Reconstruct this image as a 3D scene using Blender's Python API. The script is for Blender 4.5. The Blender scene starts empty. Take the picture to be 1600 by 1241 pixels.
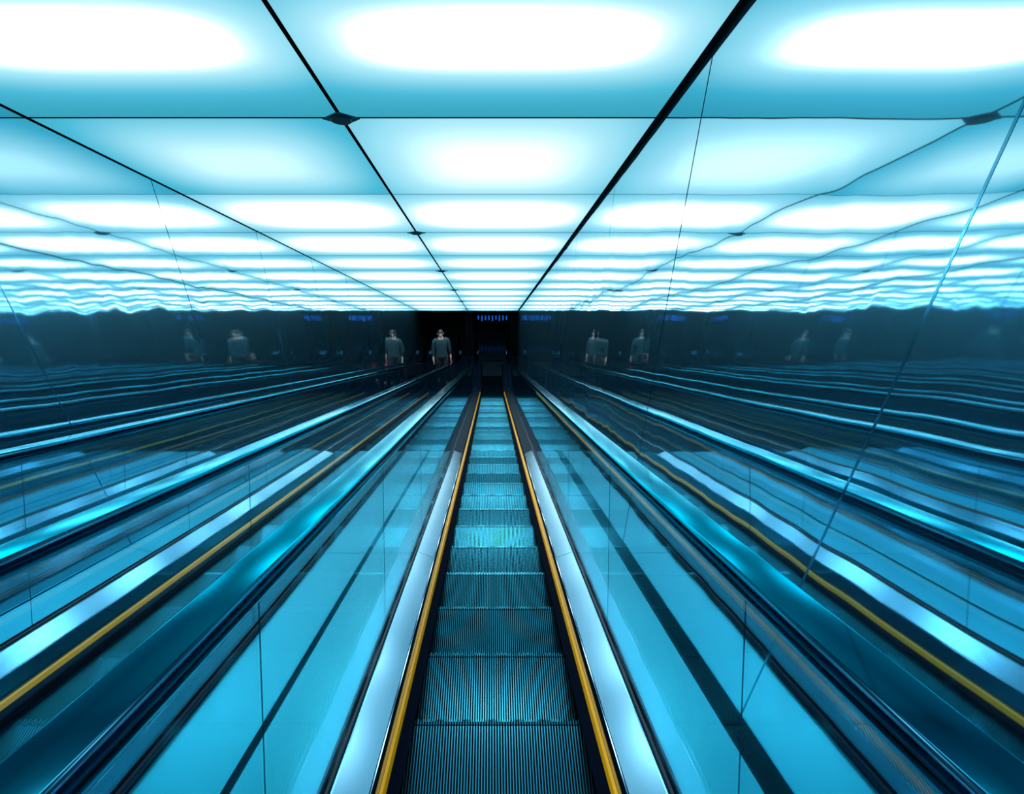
import bpy, bmesh, math, random
from mathutils import Vector, Matrix
random.seed(7)
C = bpy.context.scene.collection
SC = bpy.context.scene
PI = math.pi
C30, S30 = math.cos(math.radians(30)), math.sin(math.radians(30))
CAMZ = 9.62

# ------------------------------------------------------------------ camera, world, exposure
cd = bpy.data.cameras.new('camera')
cam = bpy.data.objects.new('camera', cd); C.objects.link(cam)
F = 931.0
cd.sensor_fit = 'HORIZONTAL'; cd.sensor_width = 36.0
cd.lens = 36.0 * F / 1600.0
cd.shift_x = 0.020
cd.clip_start = 0.02; cd.clip_end = 200
cam.location = (0, 0, CAMZ)
cam.rotation_euler = (math.radians(90 - 34.8), 0, 0)
SC.camera = cam
w = bpy.data.worlds.new('world'); SC.world = w; w.use_nodes = True
w.node_tree.nodes['Background'].inputs[0].default_value = (0.02, 0.18, 0.30, 1)
w.node_tree.nodes['Background'].inputs[1].default_value = 0.03
SC.view_settings.view_transform = 'Standard'; SC.view_settings.look = 'None'
SC.view_settings.gamma = 1.0; SC.view_settings.use_curve_mapping = False
SC.view_settings.exposure = 0.0
cy = SC.cycles
cy.max_bounces = 20; cy.glossy_bounces = 14; cy.diffuse_bounces = 4
cy.transmission_bounces = 8; cy.transparent_max_bounces = 48
cy.caustics_reflective = True
cy.sample_clamp_indirect = 6.0
EMIT = 1.0        # overall strength of the luminous ceiling

# ------------------------------------------------------------------ materials
def nodes(name):
    m = bpy.data.materials.new(name); m.use_nodes = True
    nt = m.node_tree; b = nt.nodes['Principled BSDF']
    return m, nt, b
def N(nt, t, **kw):
    n = nt.nodes.new(t)
    for k, v in kw.items(): setattr(n, k, v)
    return n
def mathn(nt, op, a, b=None, clamp=False):
    n = N(nt, 'ShaderNodeMath', operation=op); n.use_clamp = clamp
    for i, v in enumerate((a, b)):
        if v is None: continue
        if isinstance(v, (int, float)): n.inputs[i].default_value = v
        else: nt.links.new(v, n.inputs[i])
    return n.outputs[0]
def simple(name, col, rough=0.5, metal=0.0, spec=0.5, bump=0.0, bscale=60, rvar=0.0, coat=0.0):
    m, nt, b = nodes(name)
    b.inputs['Base Color'].default_value = (*col, 1)
    b.inputs['Roughness'].default_value = rough
    b.inputs['Metallic'].default_value = metal
    b.inputs['Specular IOR Level'].default_value = spec
    b.inputs['Coat Weight'].default_value = coat
    tc = N(nt, 'ShaderNodeTexCoord')
    nz = N(nt, 'ShaderNodeTexNoise'); nz.inputs['Scale'].default_value = bscale
    nz.inputs['Detail'].default_value = 3
    nt.links.new(tc.outputs['Object'], nz.inputs['Vector'])
    if bump > 0:
        bp = N(nt, 'ShaderNodeBump'); bp.inputs['Strength'].default_value = 1.0
        bp.inputs['Distance'].default_value = bump
        nt.links.new(nz.outputs['Fac'], bp.inputs['Height']); nt.links.new(bp.outputs[0], b.inputs['Normal'])
    if rvar > 0:
        mr = N(nt, 'ShaderNodeMapRange'); mr.inputs['To Min'].default_value = max(rough - rvar, .02)
        mr.inputs['To Max'].default_value = rough + rvar
        nt.links.new(nz.outputs['Fac'], mr.inputs['Value']); nt.links.new(mr.outputs[0], b.inputs['Roughness'])
    return m

def mirror_mat(name, col, rough, amp, scale, tilt=0.0):
    """polished wall sheet: fine oil-canning of the metal bends what it reflects"""
    m, nt, b = nodes(name)
    b.inputs['Base Color'].default_value = (*col, 1)
    b.inputs['Metallic'].default_value = 1.0
    b.inputs['Roughness'].default_value = rough
    geo = N(nt, 'ShaderNodeNewGeometry')
    mp = N(nt, 'ShaderNodeMapping'); mp.inputs['Scale'].default_value = (1, 1.0, 0.45)
    nt.links.new(geo.outputs['Position'], mp.inputs['Vector'])
    nz = N(nt, 'ShaderNodeTexNoise'); nz.inputs['Scale'].default_value = scale
    nz.inputs['Detail'].default_value = 2.0; nz.inputs['Roughness'].default_value = 0.35
    nt.links.new(mp.outputs[0], nz.inputs['Vector'])
    bp = N(nt, 'ShaderNodeBump'); bp.inputs['Strength'].default_value = 1.0
    bp.inputs['Distance'].default_value = amp
    nt.links.new(nz.outputs['Fac'], bp.inputs['Height'])
    nt.links.new(bp.outputs[0], b.inputs['Normal'])
    hz = N(nt, 'ShaderNodeBsdfGlossy'); hz.inputs['Color'].default_value = (col[0] * .35, col[1] * .8, col[2], 1)
    hz.inputs['Roughness'].default_value = 0.42
    mx = N(nt, 'ShaderNodeMixShader'); mx.inputs[0].default_value = 0.035
    nt.links.new(b.outputs[0], mx.inputs[1]); nt.links.new(hz.outputs[0], mx.inputs[2])
    nt.links.new(mx.outputs[0], nt.nodes['Material Output'].inputs[0])
    return m

M = {}
M['wall_l'] = mirror_mat('polished_wall_left', (0.62, 0.82, 0.88), 0.03, 0.0040, 1.7)
M['wall_r'] = mirror_mat('polished_wall_right', (0.64, 0.84, 0.90), 0.025, 0.0068, 1.6)
M['black'] = simple('black_void', (0.002, 0.004, 0.007), 0.9, spec=0.05)
M['joint'] = simple('dark_joint', (0.30, 0.58, 0.68), 0.12, 1.0)
M['skirt'] = simple('dark_skirt', (0.0008, 0.003, 0.009), 0.9, spec=0.02)
M['rubber'] = simple('handrail_rubber', (0.008, 0.041, 0.068), 0.10, 1.0, rvar=0.03, bscale=5)
M['rubber'].node_tree.nodes['Principled BSDF'].inputs['Specular Tint'].default_value = (.36, .85, 1, 1)
M['gasket'] = simple('gasket_rubber', (0.001, 0.012, 0.028), 0.45, spec=0.15)
M['steel'] = simple('brushed_steel', (0.14, 0.40, 0.50), 0.16, 1.0, rvar=0.06, bscale=4)
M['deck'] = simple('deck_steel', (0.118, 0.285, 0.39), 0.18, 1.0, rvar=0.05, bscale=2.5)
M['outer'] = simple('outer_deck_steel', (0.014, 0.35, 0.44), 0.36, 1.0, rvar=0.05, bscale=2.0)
M['deck_dark'] = simple('dark_far_deck', (0.002, 0.008, 0.016), 0.6, 0.0, spec=0.03)  # near-black colour for the deck lengths farther down the slope
M['lip'] = simple('dark_polished_lip', (0.10, 0.20, 0.28), 0.06, 1.0)
M['step'] = simple('step_aluminium', (0.023, 0.195, 0.27), 0.25, 1.0)
M['groove'] = simple('step_groove', (0.001, 0.003, 0.008), 0.8, spec=0.03)
M['yellow'] = simple('yellow_guard', (1.0, 0.38, 0.003), 0.42, spec=0.25)
M['floor'] = simple('lobby_floor', (0.006, 0.014, 0.022), 0.16, spec=0.5)
M['dark'] = simple('lobby_dark', (0.004, 0.018, 0.032), 0.4)
M['plate'] = simple('landing_plate', (0.03, 0.06, 0.08), 0.4, 0.8)


def glass_mat():
    m = bpy.data.materials.new('balustrade_glass'); m.use_nodes = True
    nt = m.node_tree; nt.nodes.clear()
    out = N(nt, 'ShaderNodeOutputMaterial')
    geo = N(nt, 'ShaderNodeNewGeometry')
    ior = N(nt, 'ShaderNodeMapRange'); ior.inputs['To Min'].default_value = 1.5
    ior.inputs['To Max'].default_value = 1 / 1.5
    nt.links.new(geo.outputs['Backfacing'], ior.inputs['Value'])
    fr = N(nt, 'ShaderNodeFresnel'); nt.links.new(ior.outputs[0], fr.inputs['IOR'])
    tr = N(nt, 'ShaderNodeBsdfTransparent'); tr.inputs[0].default_value = (0.84, 0.95, 0.975, 1)
    gl = N(nt, 'ShaderNodeBsdfGlossy'); gl.inputs['Color'].default_value = (0.8, 0.95, 1, 1)
    gl.inputs['Roughness'].default_value = 0.01
    mx = N(nt, 'ShaderNodeMixShader')
    nt.links.new(fr.outputs[0], mx.inputs[0]); nt.links.new(tr.outputs[0], mx.inputs[1])
    nt.links.new(gl.outputs[0], mx.inputs[2]); nt.links.new(mx.outputs[0], out.inputs[0])
    return m
M['glass'] = glass_mat()

def panel_light():
    """opal diffuser with a row of tubes behind its middle: brightest along the tubes"""
    m = bpy.data.materials.new('opal_ceiling_panel'); m.use_nodes = True
    nt = m.node_tree; nt.nodes.clear()
    out = N(nt, 'ShaderNodeOutputMaterial'); em = N(nt, 'ShaderNodeEmission')
    tc = N(nt, 'ShaderNodeTexCoord'); sp = N(nt, 'ShaderNodeSeparateXYZ')
    nt.links.new(tc.outputs['Generated'], sp.inputs[0])
    wv = N(nt, 'ShaderNodeAttribute', attribute_type='OBJECT', attribute_name='lamp_width')
    pk = N(nt, 'ShaderNodeAttribute', attribute_type='OBJECT', attribute_name='lamp_level')
    def centred(o):
        n = N(nt, 'ShaderNodeMath', operation='MULTIPLY_ADD')
        nt.links.new(o, n.inputs[0]); n.inputs[1].default_value = 2; n.inputs[2].default_value = -1
        return mathn(nt, 'ABSOLUTE', n.outputs[0])
    u = centred(sp.outputs[0]); v = centred(sp.outputs[1])
    us = N(nt, 'ShaderNodeAttribute', attribute_type='OBJECT', attribute_name='lamp_span')
    uu = mathn(nt, 'POWER', mathn(nt, 'DIVIDE', u, us.outputs['Fac']), 3.4)
    vv = mathn(nt, 'POWER', mathn(nt, 'DIVIDE', v, wv.outputs['Fac']), 2.6)
    r = mathn(nt, 'ADD', uu, vv)
    t = mathn(nt, 'DIVIDE', 1.0, mathn(nt, 'ADD', 1.0, mathn(nt, 'POWER', r, 1.25)))
    t = mathn(nt, 'MULTIPLY', t, pk.outputs['Fac'])
    cr = N(nt, 'ShaderNodeValToRGB'); e = cr.color_ramp.elements
    e[0].position = 0.0; e[0].color = (0.030, 0.33, 0.46, 1)
    e[1].position = 1.0; e[1].color = (0.74, 0.92, 1.0, 1)
    for p, c in ((0.22, (0.07, 0.50, 0.70, 1)), (0.5, (0.32, 0.76, 0.92, 1)), (0.75, (0.55, 0.83, 0.95, 1))):
        k = e.new(p); k.color = c
    nt.links.new(t, cr.inputs[0]); nt.links.new(cr.outputs[0], em.inputs[0])
    st = mathn(nt, 'MULTIPLY_ADD', mathn(nt, 'POWER', t, 10.0), 13.0)
    st.node.inputs[2].default_value = 1.0
    st2 = mathn(nt, 'MULTIPLY', st, EMIT)
    nt.links.new(st2, em.inputs[1]); nt.links.new(em.outputs[0], out.inputs[0])
    return m
M['opal'] = panel_light()

def emis(name, col, s):
    m = bpy.data.materials.new(name); m.use_nodes = True
    nt = m.node_tree; nt.nodes.clear()
    out = N(nt, 'ShaderNodeOutputMaterial'); em = N(nt, 'ShaderNodeEmission')
    em.inputs[0].default_value = (*col, 1); em.inputs[1].default_value = s
    nt.links.new(em.outputs[0], out.inputs[0]); return m
M['blue'] = emis('blue_lamp', (0.005, 0.10, 0.52), 1.0)
M['warm'] = emis('added_fill_glow', (1.0, 0.75, 0.6), 12.0)  # glow of the warm fill added over the landing

# ------------------------------------------------------------------ mesh helpers
def obj(name, verts, faces, mat, parent=None, kind=None, smooth=False, bevel=0.0):
    me = bpy.data.meshes.new(name)
    me.from_pydata([tuple(v) for v in verts], [], faces)
    mats = mat if isinstance(mat, (list, tuple)) else [mat]
    for k in mats: me.materials.append(k)
    bm = bmesh.new(); bm.from_mesh(me); bmesh.ops.recalc_face_normals(bm, faces=bm.faces)
    bm.to_mesh(me); bm.free()
    if smooth:
        for p in me.polygons: p.use_smooth = True
    o = bpy.data.objects.new(name, me); C.objects.link(o)
    if parent: o.parent = parent
    if kind: o['kind'] = kind
    if bevel > 0:
        md = o.modifiers.new('bevel', 'BEVEL'); md.width = bevel; md.segments = 2; md.limit_method = 'ANGLE'
    return o
BOXF = [(0, 1, 3, 2), (4, 6, 7, 5), (0, 4, 5, 1), (2, 3, 7, 6), (0, 2, 6, 4), (1, 5, 7, 3)]
def box(x0, x1, y0, y1, z0, z1):
    return [(x, y, z) for x in (x0, x1) for y in (y0, y1) for z in (z0, z1)], list(BOXF)
def merge(parts):
    V, Fa = [], []
    for v, f in parts:
        n = len(V); V += list(v); Fa += [tuple(i + n for i in q) for q in f]
    return V, Fa
def P(x, s, h):                       # point x across, s down the slope, h below the camera (square to the slope)
    return Vector((x, s * C30 - h * S30, CAMZ - s * S30 - h * C30))
def sbox(x0, x1, s0, s1, h0, h1):     # box square to the slope
    return [P(x, s, h) for x in (x0, x1) for s in (s0, s1) for h in (h0, h1)], list(BOXF)
def empty(name, loc, label=None, cat=None, group=None):
    o = bpy.data.objects.new(name, None); C.objects.link(o); o.location = loc
    o.empty_display_size = 0.2
    if label: o['label'] = label
    if cat: o['category'] = cat
    if group: o['group'] = group
    return o

# track of the escalator: straight slope, arc, level landing. t = length along the step noses
HN = 1.33; R = 1.7; SB = 16.94
T1 = SB - R * math.tan(math.radians(15)); LA = R * math.radians(30); T2 = T1 + LA
Y0 = SB * C30 - HN * S30              # where slope and landing planes meet
def curve(t):
    if t <= T1:
        p = P(0, t, HN); return p.y, p.z, math.radians(30)
    a = math.radians(30) - (min(t, T2) - T1) / R
    p = P(0, T1, HN); cyy, czz = p.y + R * S30, p.z + R * C30
    y, z = cyy - R * math.sin(a), czz - R * math.cos(a)
    if t > T2: y += t - T2; a = 0
    return y, z, a
def at(x, t, d):
    y, z, a = curve(t)
    return Vector((x, y + d * math.sin(a), z + d * math.cos(a)))
def stations(t0, t1):
    L = [t0]
    if t0 < T1 - .2 and t1 > T1: L += [t0 + .03, t0 + .06, T1 - .06, T1 - .03]
    for k in range(0, 9):
        t = T1 + LA * k / 8
        if t0 + .001 < t < t1 - .001: L.append(t)
    L.append(t1); return L
def sweep(profile, t0, t1, closed=True, sts=None):
    V, Fa = [], []; n = len(profile); sts = sts or stations(t0, t1)
    for t in sts: V += [at(x, t, d) for x, d in profile]
    for i in range(len(sts) - 1):
        for j in range(n if closed else n - 1):
            a, b = i * n + j, i * n + (j + 1) % n
            Fa.append((a, b, b + n, a + n))
    if closed:
        Fa.append(tuple(range(n))[::-1]); Fa.append(tuple(len(V) - n + j for j in range(n)))
    return V, Fa

TOPT = -2.6                           # upper end of everything, behind the camera
TEND = T2 + 1.10                      # lower end of the balustrades
TCOMB = T2 + (Y0 + .94 - curve(T2)[0])

# ------------------------------------------------------------------ ceiling
HC = 1.022; XL, XS, XR = -2.08, -0.672, 0.757
def sline(k): return (k * 1.3325 + 0.0855) / 0.9965
SEND = sline(12.52)
v, f = sbox(XL - .15, XR + .15, -4.2, SEND, -HC - .20, -HC - .06)
ceiling = obj('ceiling', v, f, M['black'], kind='structure')
lamp = {1: (0.44, 1.0), 2: (0.80, 0.82), 3: (0.95, 1.0), 4: (0.90, 1.0), 5: (0.75, 0.95), 6: (0.85, 1.0), 7: (0.75, .95)}
for k in range(-3, 13):
    g0, g1 = (.009, .005) if k % 2 == 0 else (.005, .009)
    s0, s1 = sline(k) + g0, min(sline(k + 1) - g1, SEND)
    for side, (x0, x1) in enumerate(((XL + .013, XS - .009), (XS + .009, XR - .024))):
        # local mesh: x, s, h along its own axes so the diffuser pattern follows the panel
        V = [((x1 - x0) * (a - .5), (s1 - s0) * (b - .5), .02 * (c - .5)) for a in (0, 1) for b in (0, 1) for c in (0, 1)]
        o = obj('panel', V, BOXF, [M['opal'], M['black']], parent=ceiling)
        for pi, p_ in enumerate(o.data.polygons): p_.material_index = 0 if pi == 4 else 1
        o.location = P((x0 + x1) / 2, (s0 + s1) / 2, -HC - .01)
        o.rotation_euler = (-math.radians(30), 0, 0)
        lw, ll = lamp.get(k, (0.74 + .12 * ((k * 7) % 3) / 2, 0.97))
        if k == 2 and side == 0: ll = 0.70; lw = .95
        if k == 2 and side == 1: ll = 0.77; lw = 1.35
        if k == 5 and side == 1: lw = .75
        o['lamp_span'] = .97 if k < 2 else (.85 if k == 2 and side == 0 else (1.05 if k == 2 else 1.14))
        o['lamp_width'] = lw; o['lamp_level'] = ll
# steel edge channels that the panels rest on, right and left
obj('edge_channel', *sbox(XR - .0235, XR + .003, -4.2, SEND, -HC - .05, -HC + .004), M['black'], parent=ceiling)
obj('edge_channel', *sbox(XL - .002, XL + .0125, -4.2, SEND, -HC - .05, -HC - .002), M['black'], parent=ceiling)
obj('end_channel', *sbox(XL, XR, SEND, SEND + .05, -HC - .2, -HC + .012), M['steel'], parent=ceiling)
darkpl = simple('node_plate', (0.02, 0.07, 0.11), 0.35, 0.6)
for k in range(0, 13, 2):
    c = sline(k); r = .083
    V = [P(XS + dx * r, c + ds * r * .9, h) for h in (-HC + .001, -HC + .007) for dx, ds in ((1, 0), (0, 1), (-1, 0), (0, -1))]
    o = obj('node_plate', V, [(0, 1, 2, 3), (4, 5, 6, 7), (0, 1, 5, 4), (1, 2, 6, 5), (2, 3, 7, 6), (3, 0, 4, 7)], darkpl, parent=ceiling)
    n = 20
    V = [P(XS + rr * math.cos(2 * PI * i / n), c + rr * math.sin(2 * PI * i / n), h)
         for rr, h in ((.048, -HC + .006), (.044, -HC + .016)) for i in range(n)]
    obj('cover_disc', V, [tuple(range(n)), tuple(range(n, 2 * n))] + [(i, (i + 1) % n, n + (i + 1) % n, n + i) for i in range(n)],
        M['plate'], parent=o, smooth=False)

# ------------------------------------------------------------------ mirror walls
YW = [2.34 + 1.405 * k for k in range(-4, 10)]
YWE = Y0 + 1.75
def zc(y): # ceiling height along the slope, at y
    if y > Y0 + 1.0: return 2.32
    s = (y - HC * S30) / C30
    return CAMZ - s * S30 + HC * C30
def zl(y):
    s = (y + 1.62 * S30) / C30
    return CAMZ - s * S30 - 1.62 * C30
YW = [2.34 + 1.405 * k for k in range(-4, 10)]
def wall(name, x, out, mat):
    t = .12 * out
    y0, y1 = -4.6, YWE
    V = [(xx, y, z) for xx in (x + .006 * out, x + t) for y, z in ((y0, zl(y0)), (y1, -.05), (y1, zc(y1) + .1), (y0, zc(y0) + .1))]
    wl = obj(name, V, [(0, 1, 2, 3), (4, 5, 6, 7), (0, 1, 5, 4), (1, 2, 6, 5), (2, 3, 7, 6), (3, 0, 4, 7)], M['joint'], kind='structure')
    ys = [-4.6] + [y for y in YW if y > -4.5 and y < YWE - .3] + [YWE]
    for i in range(len(ys) - 1):
        a, b = ys[i] + .004, ys[i + 1] - .004
        V = []
        cx = x
        for xx in (x, x + .0055 * out):
            V += [(xx, a, max(zl(a), -.02)), (xx, b, max(zl(b), -.02)), (xx, b, zc(b) + .02), (xx, a, zc(a) + .02)]
        tl = math.radians(random.uniform(-.10, .10)) * (1 if out > 0 else .6)
        ym = (a + b) / 2
        V = [(cx + (q[0] - cx) + (q[1] - ym) * math.tan(tl) * 1.0, q[1], q[2]) for q in V]
        obj('panel', V, [(0, 1, 2, 3), (4, 5, 6, 7), (0, 1, 5, 4), (1, 2, 6, 5), (2, 3, 7, 6), (3, 0, 4, 7)], mat, parent=wl)
wall('wall_left', XL, -1, M['wall_l'])
wall('wall_right', XR, 1, M['wall_r'])
# upper end of the tunnel, behind the camera
obj('wall_back', *box(XL - .2, XR + .2, -4.75, -4.6, 8.5, 14.5), M['dark'], kind='structure')
# sloping pit under the escalators
v, f = sbox(XL - .1, XR + .1, -4.5, SB + .2, 1.75, 1.85)
obj('floor_pit', v, f, M['black'], kind='structure')

# ------------------------------------------------------------------ lobby at the foot
obj('floor', *box(-7, 6, Y0 + .94, 24, -.12, 0), M['floor'], kind='structure')
obj('ceiling_lobby', *box(-7, 6, YWE - .75, 24, 2.32, 2.44), M['dark'], kind='structure')
obj('wall_front', *box(-7, 6, 24, 24.1, 0, 2.4), M['dark'], kind='structure')
obj('wall_lobby_left', *box(-7.1, -7, YWE, 24, 0, 2.4), M['dark'], kind='structure')
obj('wall_lobby_right', *box(6, 6.1, YWE, 24, 0, 2.4), M['dark'], kind='structure')
obj('wall_return_left', *box(-7, XL - .12, YWE - .1, YWE, 0, 2.4), M['dark'], kind='structure')
obj('wall_return_right', *box(XR + .12, 6, YWE - .1, YWE, 0, 2.4), M['dark'], kind='structure')
def column(x, label):
    y = Y0 + 2.12
    t = empty('entrance_post', (x, y, 0), label, 'post')
    obj('shaft', *box(-.085, .085, -.09, .09, 0, 2.32), M['black'], parent=t, bevel=.006)
    for sx in (-1, 1):
        obj('edge_trim', *box(sx * .088 - .007, sx * .088 + .007, -.10, -.07, 0.02, 2.32), M['plate'], parent=t)
    obj('base_plate', *box(-.11, .11, -.115, .115, 0, .018), M['plate'], parent=t)
column(-.68, 'dark post with bright edges beyond the foot of the two escalators, between them')
column(.69, 'dark post with bright edges beyond the lower landing, close to the right mirrored wall')
# low barrier with blue lamps beyond the landing
bl = empty('barrier', (0.03, Y0 + 3.6, 0), 'low dark barrier with a row of small blue lights, beyond the lower landing', 'barrier')
obj('beam', *box(-.62, .62, -.05, .05, .35, .72), M['black'], parent=bl, bevel=.01)
for sx in (-.56, .56): obj('foot_post', *box(sx - .04, sx + .04, -.04, .04, 0, .36), M['black'], parent=bl)
for i in range(9):
    x = -.46 + .115 * i
    h = .14 + .06 * math.sin(i * 1.9) ** 2
    obj('blue_lamp', *box(x - .022, x + .022, -.062, -.048, .67 - h, .67), M['blue'], parent=bl)
dl = empty('added_fill_lamp', (-1.35, Y0 + 1.6, 2.32), 'added warm fill lamp in the dark ceiling above the lower landing', 'lamp')  # invented fixture, added to throw warm light on the person
n = 20
ring = [(r_ * math.cos(2 * PI * i / n), r_ * math.sin(2 * PI * i / n), z_) for r_, z_ in ((.07, 0), (.09, 0), (.09, -.012), (.07, -.012)) for i in range(n)]
obj('rim', ring, [(a * n + i, a * n + (i + 1) % n, ((a + 1) % 4) * n + (i + 1) % n, ((a + 1) % 4) * n + i) for a in range(4) for i in range(n)], M['steel'], parent=dl)
obj('lens', [(.07 * math.cos(2 * PI * i / n), .07 * math.sin(2 * PI * i / n), -.004) for i in range(n)], [tuple(range(n))], M['warm'], parent=dl)

# ------------------------------------------------------------------ step mesh (shared by every step)
SW, SD, NCL = .316, .405, 66
def step_mesh():
    V, Fa, mi = [], [], []
    def add(v, f, m):
        n = len(V); V.extend(v); Fa.extend([tuple(i + n for i in q) for q in f]); mi.extend([m] * len(f))
    add(*box(-SW, SW, -SD, -.006, -.045, -.011), 1)
    # curved riser under the nose
    rs = [(-.006, -.011), (.0, -.04), (-.012, -.12), (-.04, -.20), (-.085, -.255)]
    for a, b in zip(rs, rs[1:]):
        add([(-SW, a[0], a[1]), (SW, a[0], a[1]), (SW, b[0], b[1]), (-SW, b[0], b[1])], [(0, 1, 2, 3)], 1)
    pitch = 2 * SW / NCL
    for i in range(NCL):
        x = -SW + pitch * (i + .5); w_ = pitch * .20
        tip = -.0005 if i % 2 else -.006       # every other cleat tip is cut back
        def bar(y0_, y1_, z1_):
            return ([(x - w_, y0_, 0), (x + w_, y0_, 0), (x + w_, y1_, z1_), (x - w_, y1_, z1_),
                     (x - w_ * 1.2, y0_, -.011), (x + w_ * 1.2, y0_, -.011), (x + w_ * 1.2, y1_, -.011), (x - w_ * 1.2, y1_, -.011)],
                    [(0, 1, 2, 3), (3, 2, 6, 7), (0, 3, 7, 4), (1, 5, 6, 2)])
        v, fcs = bar(-SD, -.026, 0)
        add(v, fcs[:2], 0); add(v, fcs[2:], 1)
        v, fcs = bar(-.0215, tip, -.003)
        add(v, fcs[:2] + [(0, 4, 5, 1)], 0); add(v, fcs[2:], 1)
        # riser cleat
        add([(x - w_, .001, -.011), (x + w_, .001, -.011), (x + w_, -.006, -.12), (x - w_, -.006, -.12)], [(0, 1, 2, 3)], 0)
    me = bpy.data.meshes.new('step'); me.from_pydata(V, [], Fa)
    me.materials.append(M['step']); me.materials.append(M['groove'])
    for p, k in zip(me.polygons, mi): p.material_index = k
    bm = bmesh.new(); bm.from_mesh(me); bmesh.ops.recalc_face_normals(bm, faces=bm.faces); bm.to_mesh(me); bm.free()
    return me
STEP = step_mesh()
PITCH = .468
YS = []
yk = P(0, 2.036, HN).y
kk = -9
while True:
    yy = yk + kk * PITCH * C30
    if yy > Y0 + .94: break
    YS.append(yy); kk += 1
def znose(y):
    # height of the nose curve at y
    if y >= curve(T2)[0]: return 0.0
    if y <= curve(T1)[0]: s = (y + HN * S30) / C30; return CAMZ - s * S30 - HN * C30
    p = P(0, T1, HN); cyy, czz = p.y + R * S30, p.z + R * C30
    return czz - math.sqrt(R * R - (y - cyy) ** 2)

DECK_CUTS = [TOPT, 0.05, 3.30, 6.62, 10.35, 13.9, TEND + .22]
GL_CUTS = [TOPT, -1.42, -.14, 1.08, 2.36, 3.64, 4.92, 6.20, 7.48, 8.76, 10.04, 11.32, 12.60, 13.88, 15.16, T1 + .0, TEND]

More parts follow.
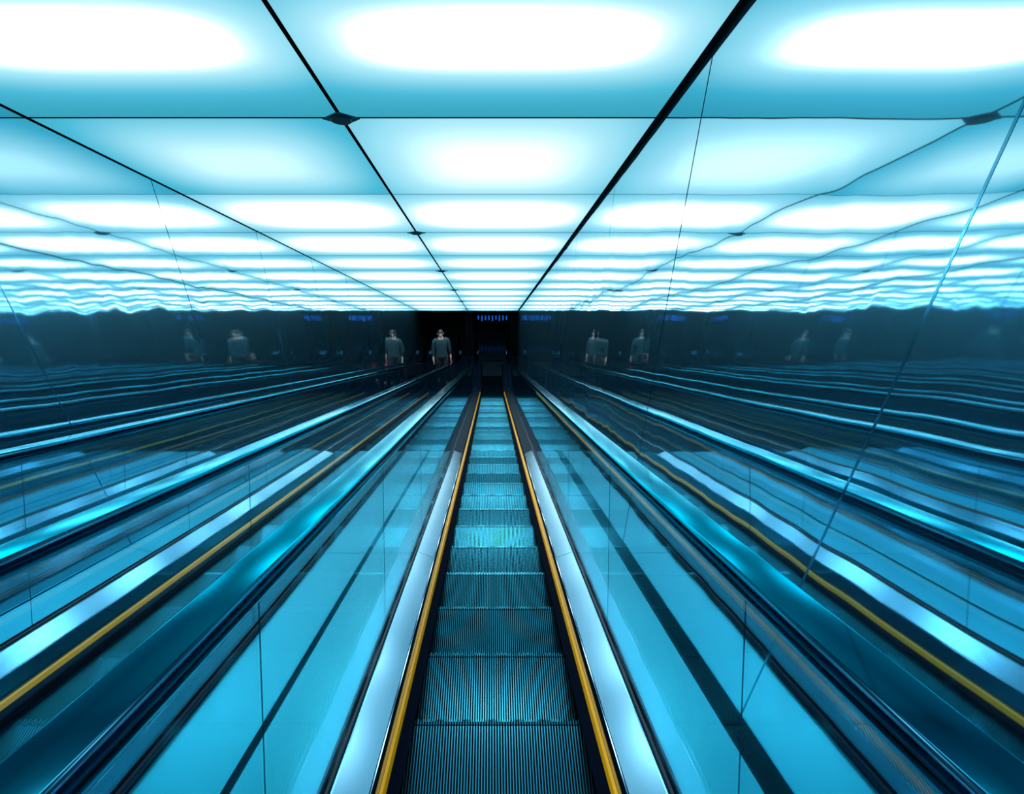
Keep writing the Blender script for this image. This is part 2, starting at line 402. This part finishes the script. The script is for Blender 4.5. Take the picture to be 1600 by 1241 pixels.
def escalator(cx, wl, wr, label, ol=0.0, orr=0.0):
    """cx centre; wl, wr where the outer decks end (world x)"""
    root = empty('escalator', (cx, curve(TEND)[0], 0), label, 'escalator', None)
    off = Vector((0, -curve(TEND)[0], 0))
    def part(name, vf, mat, parent=root, **kw):
        V, Fa = vf
        return obj(name, [Vector(q) + off for q in V], Fa, mat, parent=parent, **kw)
    for y in YS:
        o = bpy.data.objects.new('step', STEP); C.objects.link(o); o.parent = root
        o.location = (0, y - curve(TEND)[0], znose(y))
    ye = curve(TEND)[0]
    # comb plate with teeth and landing plate
    cb = part('comb_plate', merge([box(-.30, .30, Y0 + .94, Y0 + 1.16, -.03, .004)]), M['plate'], bevel=.003)
    part('comb_teeth', merge([box(-.29 + (i + .25) * .0145, -.29 + (i + .75) * .0145, Y0 + .90, Y0 + .942, -.012, .003) for i in range(40)]), M['steel'], parent=cb, kind='stuff')
    part('trim_bar', box(-.30, .30, Y0 + .955, Y0 + .975, .004, .008), M['steel'], parent=cb)
    part('landing_plate', box(-.34, .34, Y0 + 1.165, Y0 + 1.72, -.03, .004), M['plate'], bevel=.003)
    part('sill_strip', box(-.34, .34, Y0 + 1.73, Y0 + 1.80, -.0, .012), M['steel'])
    for sg in (-1, 1):
        def pr(L): return [(sg * x, d) for x, d in L]
        wout = (wr - cx) if sg > 0 else (cx - wl)
        drop = orr if sg > 0 else ol
        part('skirt_panel', sweep(pr([(.320, -.36), (.320, -.02), (.290, .022), (.290, .030), (.328, .030), (.328, -.36)]), TOPT, TEND), M['skirt'])
        gp = pr([(.3285, .022), (.3285, .028), (.3335, .049), (.336, .051), (.3435, .051), (.3435, .022)])
        part('guard_strip', sweep(gp, TOPT, T1 + .25), M['yellow'])
        part('guard_strip', sweep(gp, T1 + .25, TEND), M['plate'])
        for c in DECK_CUTS[2:5]:
            part('deck_joint', sweep(pr([(.3527, .120), (.3527, .1375), (.354, .1405), (.436, .1715), (.4383, .1712), (.4383, .120)]), c - .0018, c + .0018), M['steel'])
        part('lip_panel', sweep(pr([(.344, .010), (.344, .1335), (.3470, .1342), (.3470, .010)]), TOPT, TEND), M['lip'])
        # inner deck, in joined lengths
        for a, b in zip(DECK_CUTS, DECK_CUTS[1:]):
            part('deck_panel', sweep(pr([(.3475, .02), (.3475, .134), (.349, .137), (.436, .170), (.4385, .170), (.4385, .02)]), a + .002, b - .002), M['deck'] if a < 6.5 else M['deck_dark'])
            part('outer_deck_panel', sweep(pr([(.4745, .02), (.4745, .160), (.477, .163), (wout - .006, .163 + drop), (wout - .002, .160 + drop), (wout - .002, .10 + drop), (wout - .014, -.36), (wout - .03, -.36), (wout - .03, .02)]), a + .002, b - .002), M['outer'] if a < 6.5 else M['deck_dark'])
        part('glass_gasket', sweep(pr([(.4395, .05), (.4395, .172), (.4425, .176), (.4425, .184), (.449, .187), (.449, .05)]), TOPT, TEND), M['gasket'])
        part('glass_gasket', sweep(pr([(.4735, .05), (.4735, .172), (.4705, .176), (.4705, .184), (.463, .187), (.463, .05)]), TOPT, TEND), M['gasket'])
        part('gasket_bead', sweep(pr([(.4355, .164), (.4355, .170), (.4395, .172), (.4395, .164)]), TOPT, TEND), M['steel'])
        # glass
        for a, b in zip(GL_CUTS, GL_CUTS[1:]):
            g = [(.4525, .16), (.4525, .872), (.4595, .872), (.4595, .16)]
            sts = [a + .0015] + [t for t in stations(a, b)[1:-1]] + [b - .0015]
            part('glass_panel', sweep(pr(g), a, b, sts=sts), M['glass'])
            if b < TEND - .1:
                part('glass_joint', sweep(pr([(.4553, .19), (.4553, .868), (.4567, .868), (.4567, .19)]), b - .0010, b + .0010, sts=[b - .0010, b + .0010]), M['gasket'])
        # rounded newel glass at the foot
        yc, zc_, rr = ye, (.16 + .872) / 2, (.872 - .16) / 2
        arc = [(yc + rr * math.cos(PI / 2 - PI * i / 16), zc_ + rr * math.sin(PI / 2 - PI * i / 16)) for i in range(17)]
        V = [(sg * xx, y, z) for xx in (.4525, .4595) for y, z in arc]
        nA = len(arc)
        fcs = [tuple(range(nA)), tuple(range(nA, 2 * nA))] + [(i, i + 1, nA + i + 1, nA + i) for i in range(nA - 1)] + [(0, nA - 1, 2 * nA - 1, nA)]
        part('newel_glass', (V, fcs), M['glass'])
        # handrail: one loop of rubber from behind the camera round the newel
        def rail(prof, mat, name, smooth=True):
            V, Fa = [], []; sts = stations(TOPT, TEND); n = len(prof)
            rings = [[at(sg * (.462 + x), t, .880 + d) for x, d in prof] for t in sts]
            for i in range(1, 15):
                a = PI * i / 14
                rings.append([Vector((sg * (.462 + x), yc + (rr + d + .008) * math.sin(a), zc_ + (rr + d + .008) * math.cos(a))) for x, d in prof])
            rings.append([Vector((sg * (.462 + x), yc - .5, zc_ - (rr + d + .008))) for x, d in prof])
            for rg in rings: V += rg
            for i in range(len(rings) - 1):
                for j in range(n):
                    a, b = i * n + j, i * n + (j + 1) % n
                    Fa.append((a, b, b + n, a + n))
            Fa += [tuple(range(n))[::-1], tuple(len(V) - n + j for j in range(n))]
            return part(name, (V, Fa), mat, smooth=smooth)
        hp = []
        for x, d in ((-.022, .004), (-.036, .006), (-.043, .018), (-.0425, .036), (-.0395, .0440), (-.0365, .0468), (-.0345, .0475), (-.0325, .0476), (0, .0476), (.0325, .0476), (.0345, .0475), (.0365, .0468), (.0395, .0440), (.0425, .036), (.043, .018), (.036, .006), (.022, .004)):
            hp.append((x, d))
        rail(hp, M['rubber'], 'handrail')
        part('handrail_track', sweep(pr([(.440, .872), (.440, .884), (.474, .884), (.474, .872)]), TOPT, TEND), M['steel'])
        # end cap of the balustrade base
        part('end_cap', box(*sorted((sg * .34, sg * (wout - .004))), curve(TEND + .22)[0], curve(TEND + .22)[0] + .05, 0, .16), M['plate'], bevel=.012)
    return root
escalator(.02, -.692, XR - .036, 'narrow escalator under the camera, beside the right mirrored wall')
escalator(-1.43, XL + .006, -.712, 'second escalator to the left, against the left mirrored wall', ol=.035)

# ------------------------------------------------------------------ the person on the lower landing
def tube(path, radii, n=12, squash=1.0):
    V, Fa = [], []
    for i, (p, r) in enumerate(zip(path, radii)):
        p = Vector(p)
        a = Vector(path[max(i - 1, 0)]); b = Vector(path[min(i + 1, len(path) - 1)])
        t = (b - a).normalized(); u = t.cross(Vector((0, 1, 0)))
        u = u.normalized() if u.length > .05 else Vector((1, 0, 0)); v = t.cross(u).normalized()
        rx, ry = r if isinstance(r, tuple) else (r, r * squash)
        V += [p + u * rx * math.cos(2 * PI * k / n) + v * ry * math.sin(2 * PI * k / n) for k in range(n)]
    for i in range(len(path) - 1):
        for k in range(n):
            Fa.append((i * n + k, i * n + (k + 1) % n, (i + 1) * n + (k + 1) % n, (i + 1) * n + k))
    Fa += [tuple(range(n)), tuple(len(V) - n + k for k in range(n))]
    return V, Fa
def skinned(name, pts, edges, radii, mat, parent, root=0, sub=1):
    me = bpy.data.meshes.new(name); me.from_pydata(pts, edges, [])
    me.materials.append(mat)
    o = bpy.data.objects.new(name, me); C.objects.link(o); o.parent = parent
    sk = o.modifiers.new('skin', 'SKIN')
    if not me.skin_vertices:
        bm = bmesh.new(); bm.from_mesh(me); bm.verts.layers.skin.verify(); bm.to_mesh(me); bm.free()
    for i, r in enumerate(radii):
        sv = me.skin_vertices[0].data[i]
        sv.radius = r if isinstance(r, tuple) else (r, r)
        sv.use_root = (i == root)
    sk.use_smooth_shade = True
    sb = o.modifiers.new('sub', 'SUBSURF'); sb.levels = sub; sb.render_levels = sub
    return o
skin_m = simple('skin', (0.62, 0.34, 0.26), 0.55)
hair_m = simple('hair', (0.02, 0.012, 0.016), 0.5, bump=.002, bscale=90)
shirt_m = simple('shirt', (0.012, 0.04, 0.05), 0.8, bump=.002, bscale=25)
trou_m = simple('trousers', (0.008, 0.012, 0.02), 0.8)
shoe_m = simple('shoes', (0.02, 0.02, 0.025), 0.4)
bag_m = simple('red_bag', (0.50, 0.03, 0.04), 0.5)
def person(x, y, z, turn, label):
    root = empty('person', (x, y, z), label, 'person'); root.rotation_euler = (0, 0, turn)
    pts = [(0, 0, .94), (0, 0, 1.08), (0, .01, 1.25), (0, .01, 1.40), (0, 0, 1.49), (0, -.01, 1.545), (0, -.02, 1.60), (0, -.01, 1.67), (0, -.10, 1.585)]
    rad = [(.13, .10), (.115, .09), (.14, .10), (.12, .085), .052, (.058, .07), (.072, .088), (.06, .07), .014]
    ed = [(0, 1), (1, 2), (2, 3), (3, 4), (4, 5), (5, 6), (6, 7), (6, 8)]
    def chain(start, L):
        p = start
        for q, r in L:
            pts.append(q); rad.append(r); ed.append((p, len(pts) - 1)); p = len(pts) - 1
        return p
    for sg in (-1, 1):
        bend = -.10 if sg < 0 else -.03
        h = chain(3, [((sg * .17, .01, 1.39), .052), ((sg * .225, .02, 1.12), .040), ((sg * .25, bend, .90), .028), ((sg * .255, bend - .03, .83), (.018, .034))])
        hx, hy = sg * .255, bend - .03
        for j, (dy, ln) in enumerate(((-.028, .070), (-.010, .080), (.010, .074), (.027, .060))):
            chain(h, [((hx, hy + dy, .785), .0085), ((hx - sg * .006, hy + dy - .004, .785 - ln * .55), .008), ((hx - sg * .018, hy + dy - .004, .785 - ln), .007)])
        chain(h, [((hx - sg * .012, hy - .042, .812), .010), ((hx - sg * .022, hy - .052, .775), .0085)])
        fy = -.12 if sg > 0 else .08
        chain(0, [((sg * .095, 0, .86), .085), ((sg * .105, fy * .5 - .02, .50), .056), ((sg * .11, fy, .10), .038), ((sg * .115, fy - .12, .035), .032)])
    skinned('body', pts, ed, rad, skin_m, root)
    # head details
    for sg in (-1, 1):
        V, Fa = tube([(sg * .030, -.098, 1.612), (sg * .030, -.104, 1.612)], [.010, .004], 8)
        obj('eye', V, Fa, hair_m, parent=root)
        V, Fa = tube([(sg * .074, -.01, 1.575), (sg * .084, -.005, 1.60), (sg * .080, 0, 1.625)], [.008, .014, .008], 8)
        obj('ear', V, Fa, skin_m, parent=root, smooth=True)
    obj('mouth', *tube([(-.022, -.098, 1.552), (.022, -.098, 1.552)], [.005, .005], 8), simple('lips', (.4, .12, .11), .5), parent=root)
    # hair cap
    V, Fa = [], []; n, m_ = 16, 7
    for i in range(m_ + 1):
        a = PI * .62 * i / m_
        for k in range(n):
            ph = 2 * PI * k / n
            front = max(0, -math.sin(ph)); aa = a * (1 - .42 * front)
            V.append((.083 * math.sin(aa) * math.cos(ph), -.012 + .100 * math.sin(aa) * math.sin(ph), 1.635 + .098 * math.cos(aa) + .004 * math.sin(5 * ph + i)))
    for i in range(m_):
        for k in range(n): Fa.append((i * n + k, i * n + (k + 1) % n, (i + 1) * n + (k + 1) % n, (i + 1) * n + k))
    hr = obj('hair', V, Fa, hair_m, parent=root, smooth=True)
    sd = hr.modifiers.new('thick', 'SOLIDIFY'); sd.thickness = .012
    tor = tube([(0, 0, .86), (0, 0, 1.0), (0, 0, 1.12), (0, .01, 1.28), (0, .01, 1.40), (0, .01, 1.455), (0, 0, 1.475)],
               [(.175, .125), (.168, .12), (.155, .112), (.185, .128), (.180, .11), (.12, .085), (.070, .068)], 16)
    sl = []
    for sg in (-1, 1):
        bend = -.10 if sg < 0 else -.03
        sl.append(tube([(sg * .12, .01, 1.42), (sg * .185, .012, 1.37), (sg * .21, .018, 1.24), (sg * .228, .02, 1.12), (sg * .246, bend * .8, .95)], [.062, .066, .056, .052, .042], 12))
    obj('shirt', *merge([tor] + sl), shirt_m, parent=root, smooth=True)
    lg = [tube([(0, 0, .98), (0, 0, .84)], [(.172, .122), (.176, .125)], 16)]
    for sg in (-1, 1):
        fy = -.12 if sg > 0 else .08
        lg.append(tube([(sg * .09, 0, .92), (sg * .098, -.01, .74), (sg * .105, fy * .5 - .02, .50), (sg * .108, fy * .8, .26), (sg * .11, fy, .07)], [.095, .092, .070, .062, .060], 12))
        obj('shoe', *tube([(sg * .115, fy + .055, .04), (sg * .115, fy + .03, .046), (sg * .115, fy - .06, .042), (sg * .115, fy - .15, .03), (sg * .115, fy - .185, .022)],
            [(.03, .03), (.042, .045), (.044, .040), (.044, .028), (.022, .018)], 12), shoe_m, parent=root, smooth=True)
    obj('trousers', *merge(lg), trou_m, parent=root, smooth=True)
    return root
person(-1.42, Y0 + .62, 0, math.radians(12), 'person with dark hair and grey teal shirt standing at the foot of the left escalator')
bg = empty('handbag', (-1.42 + .27, Y0 + .62 + .01, .46), 'small red bag hanging from the hand of the person on the lower landing', 'bag')
obj('pouch', *box(-.035, .035, -.11, .11, 0, .20), bag_m, parent=bg, bevel=.02)
obj('strap', *tube([(0, -.08, .19), (0, -.05, .28), (0, 0, .315), (0, .05, .28), (0, .08, .19)], [.008] * 5, 8), bag_m, parent=bg, smooth=True)
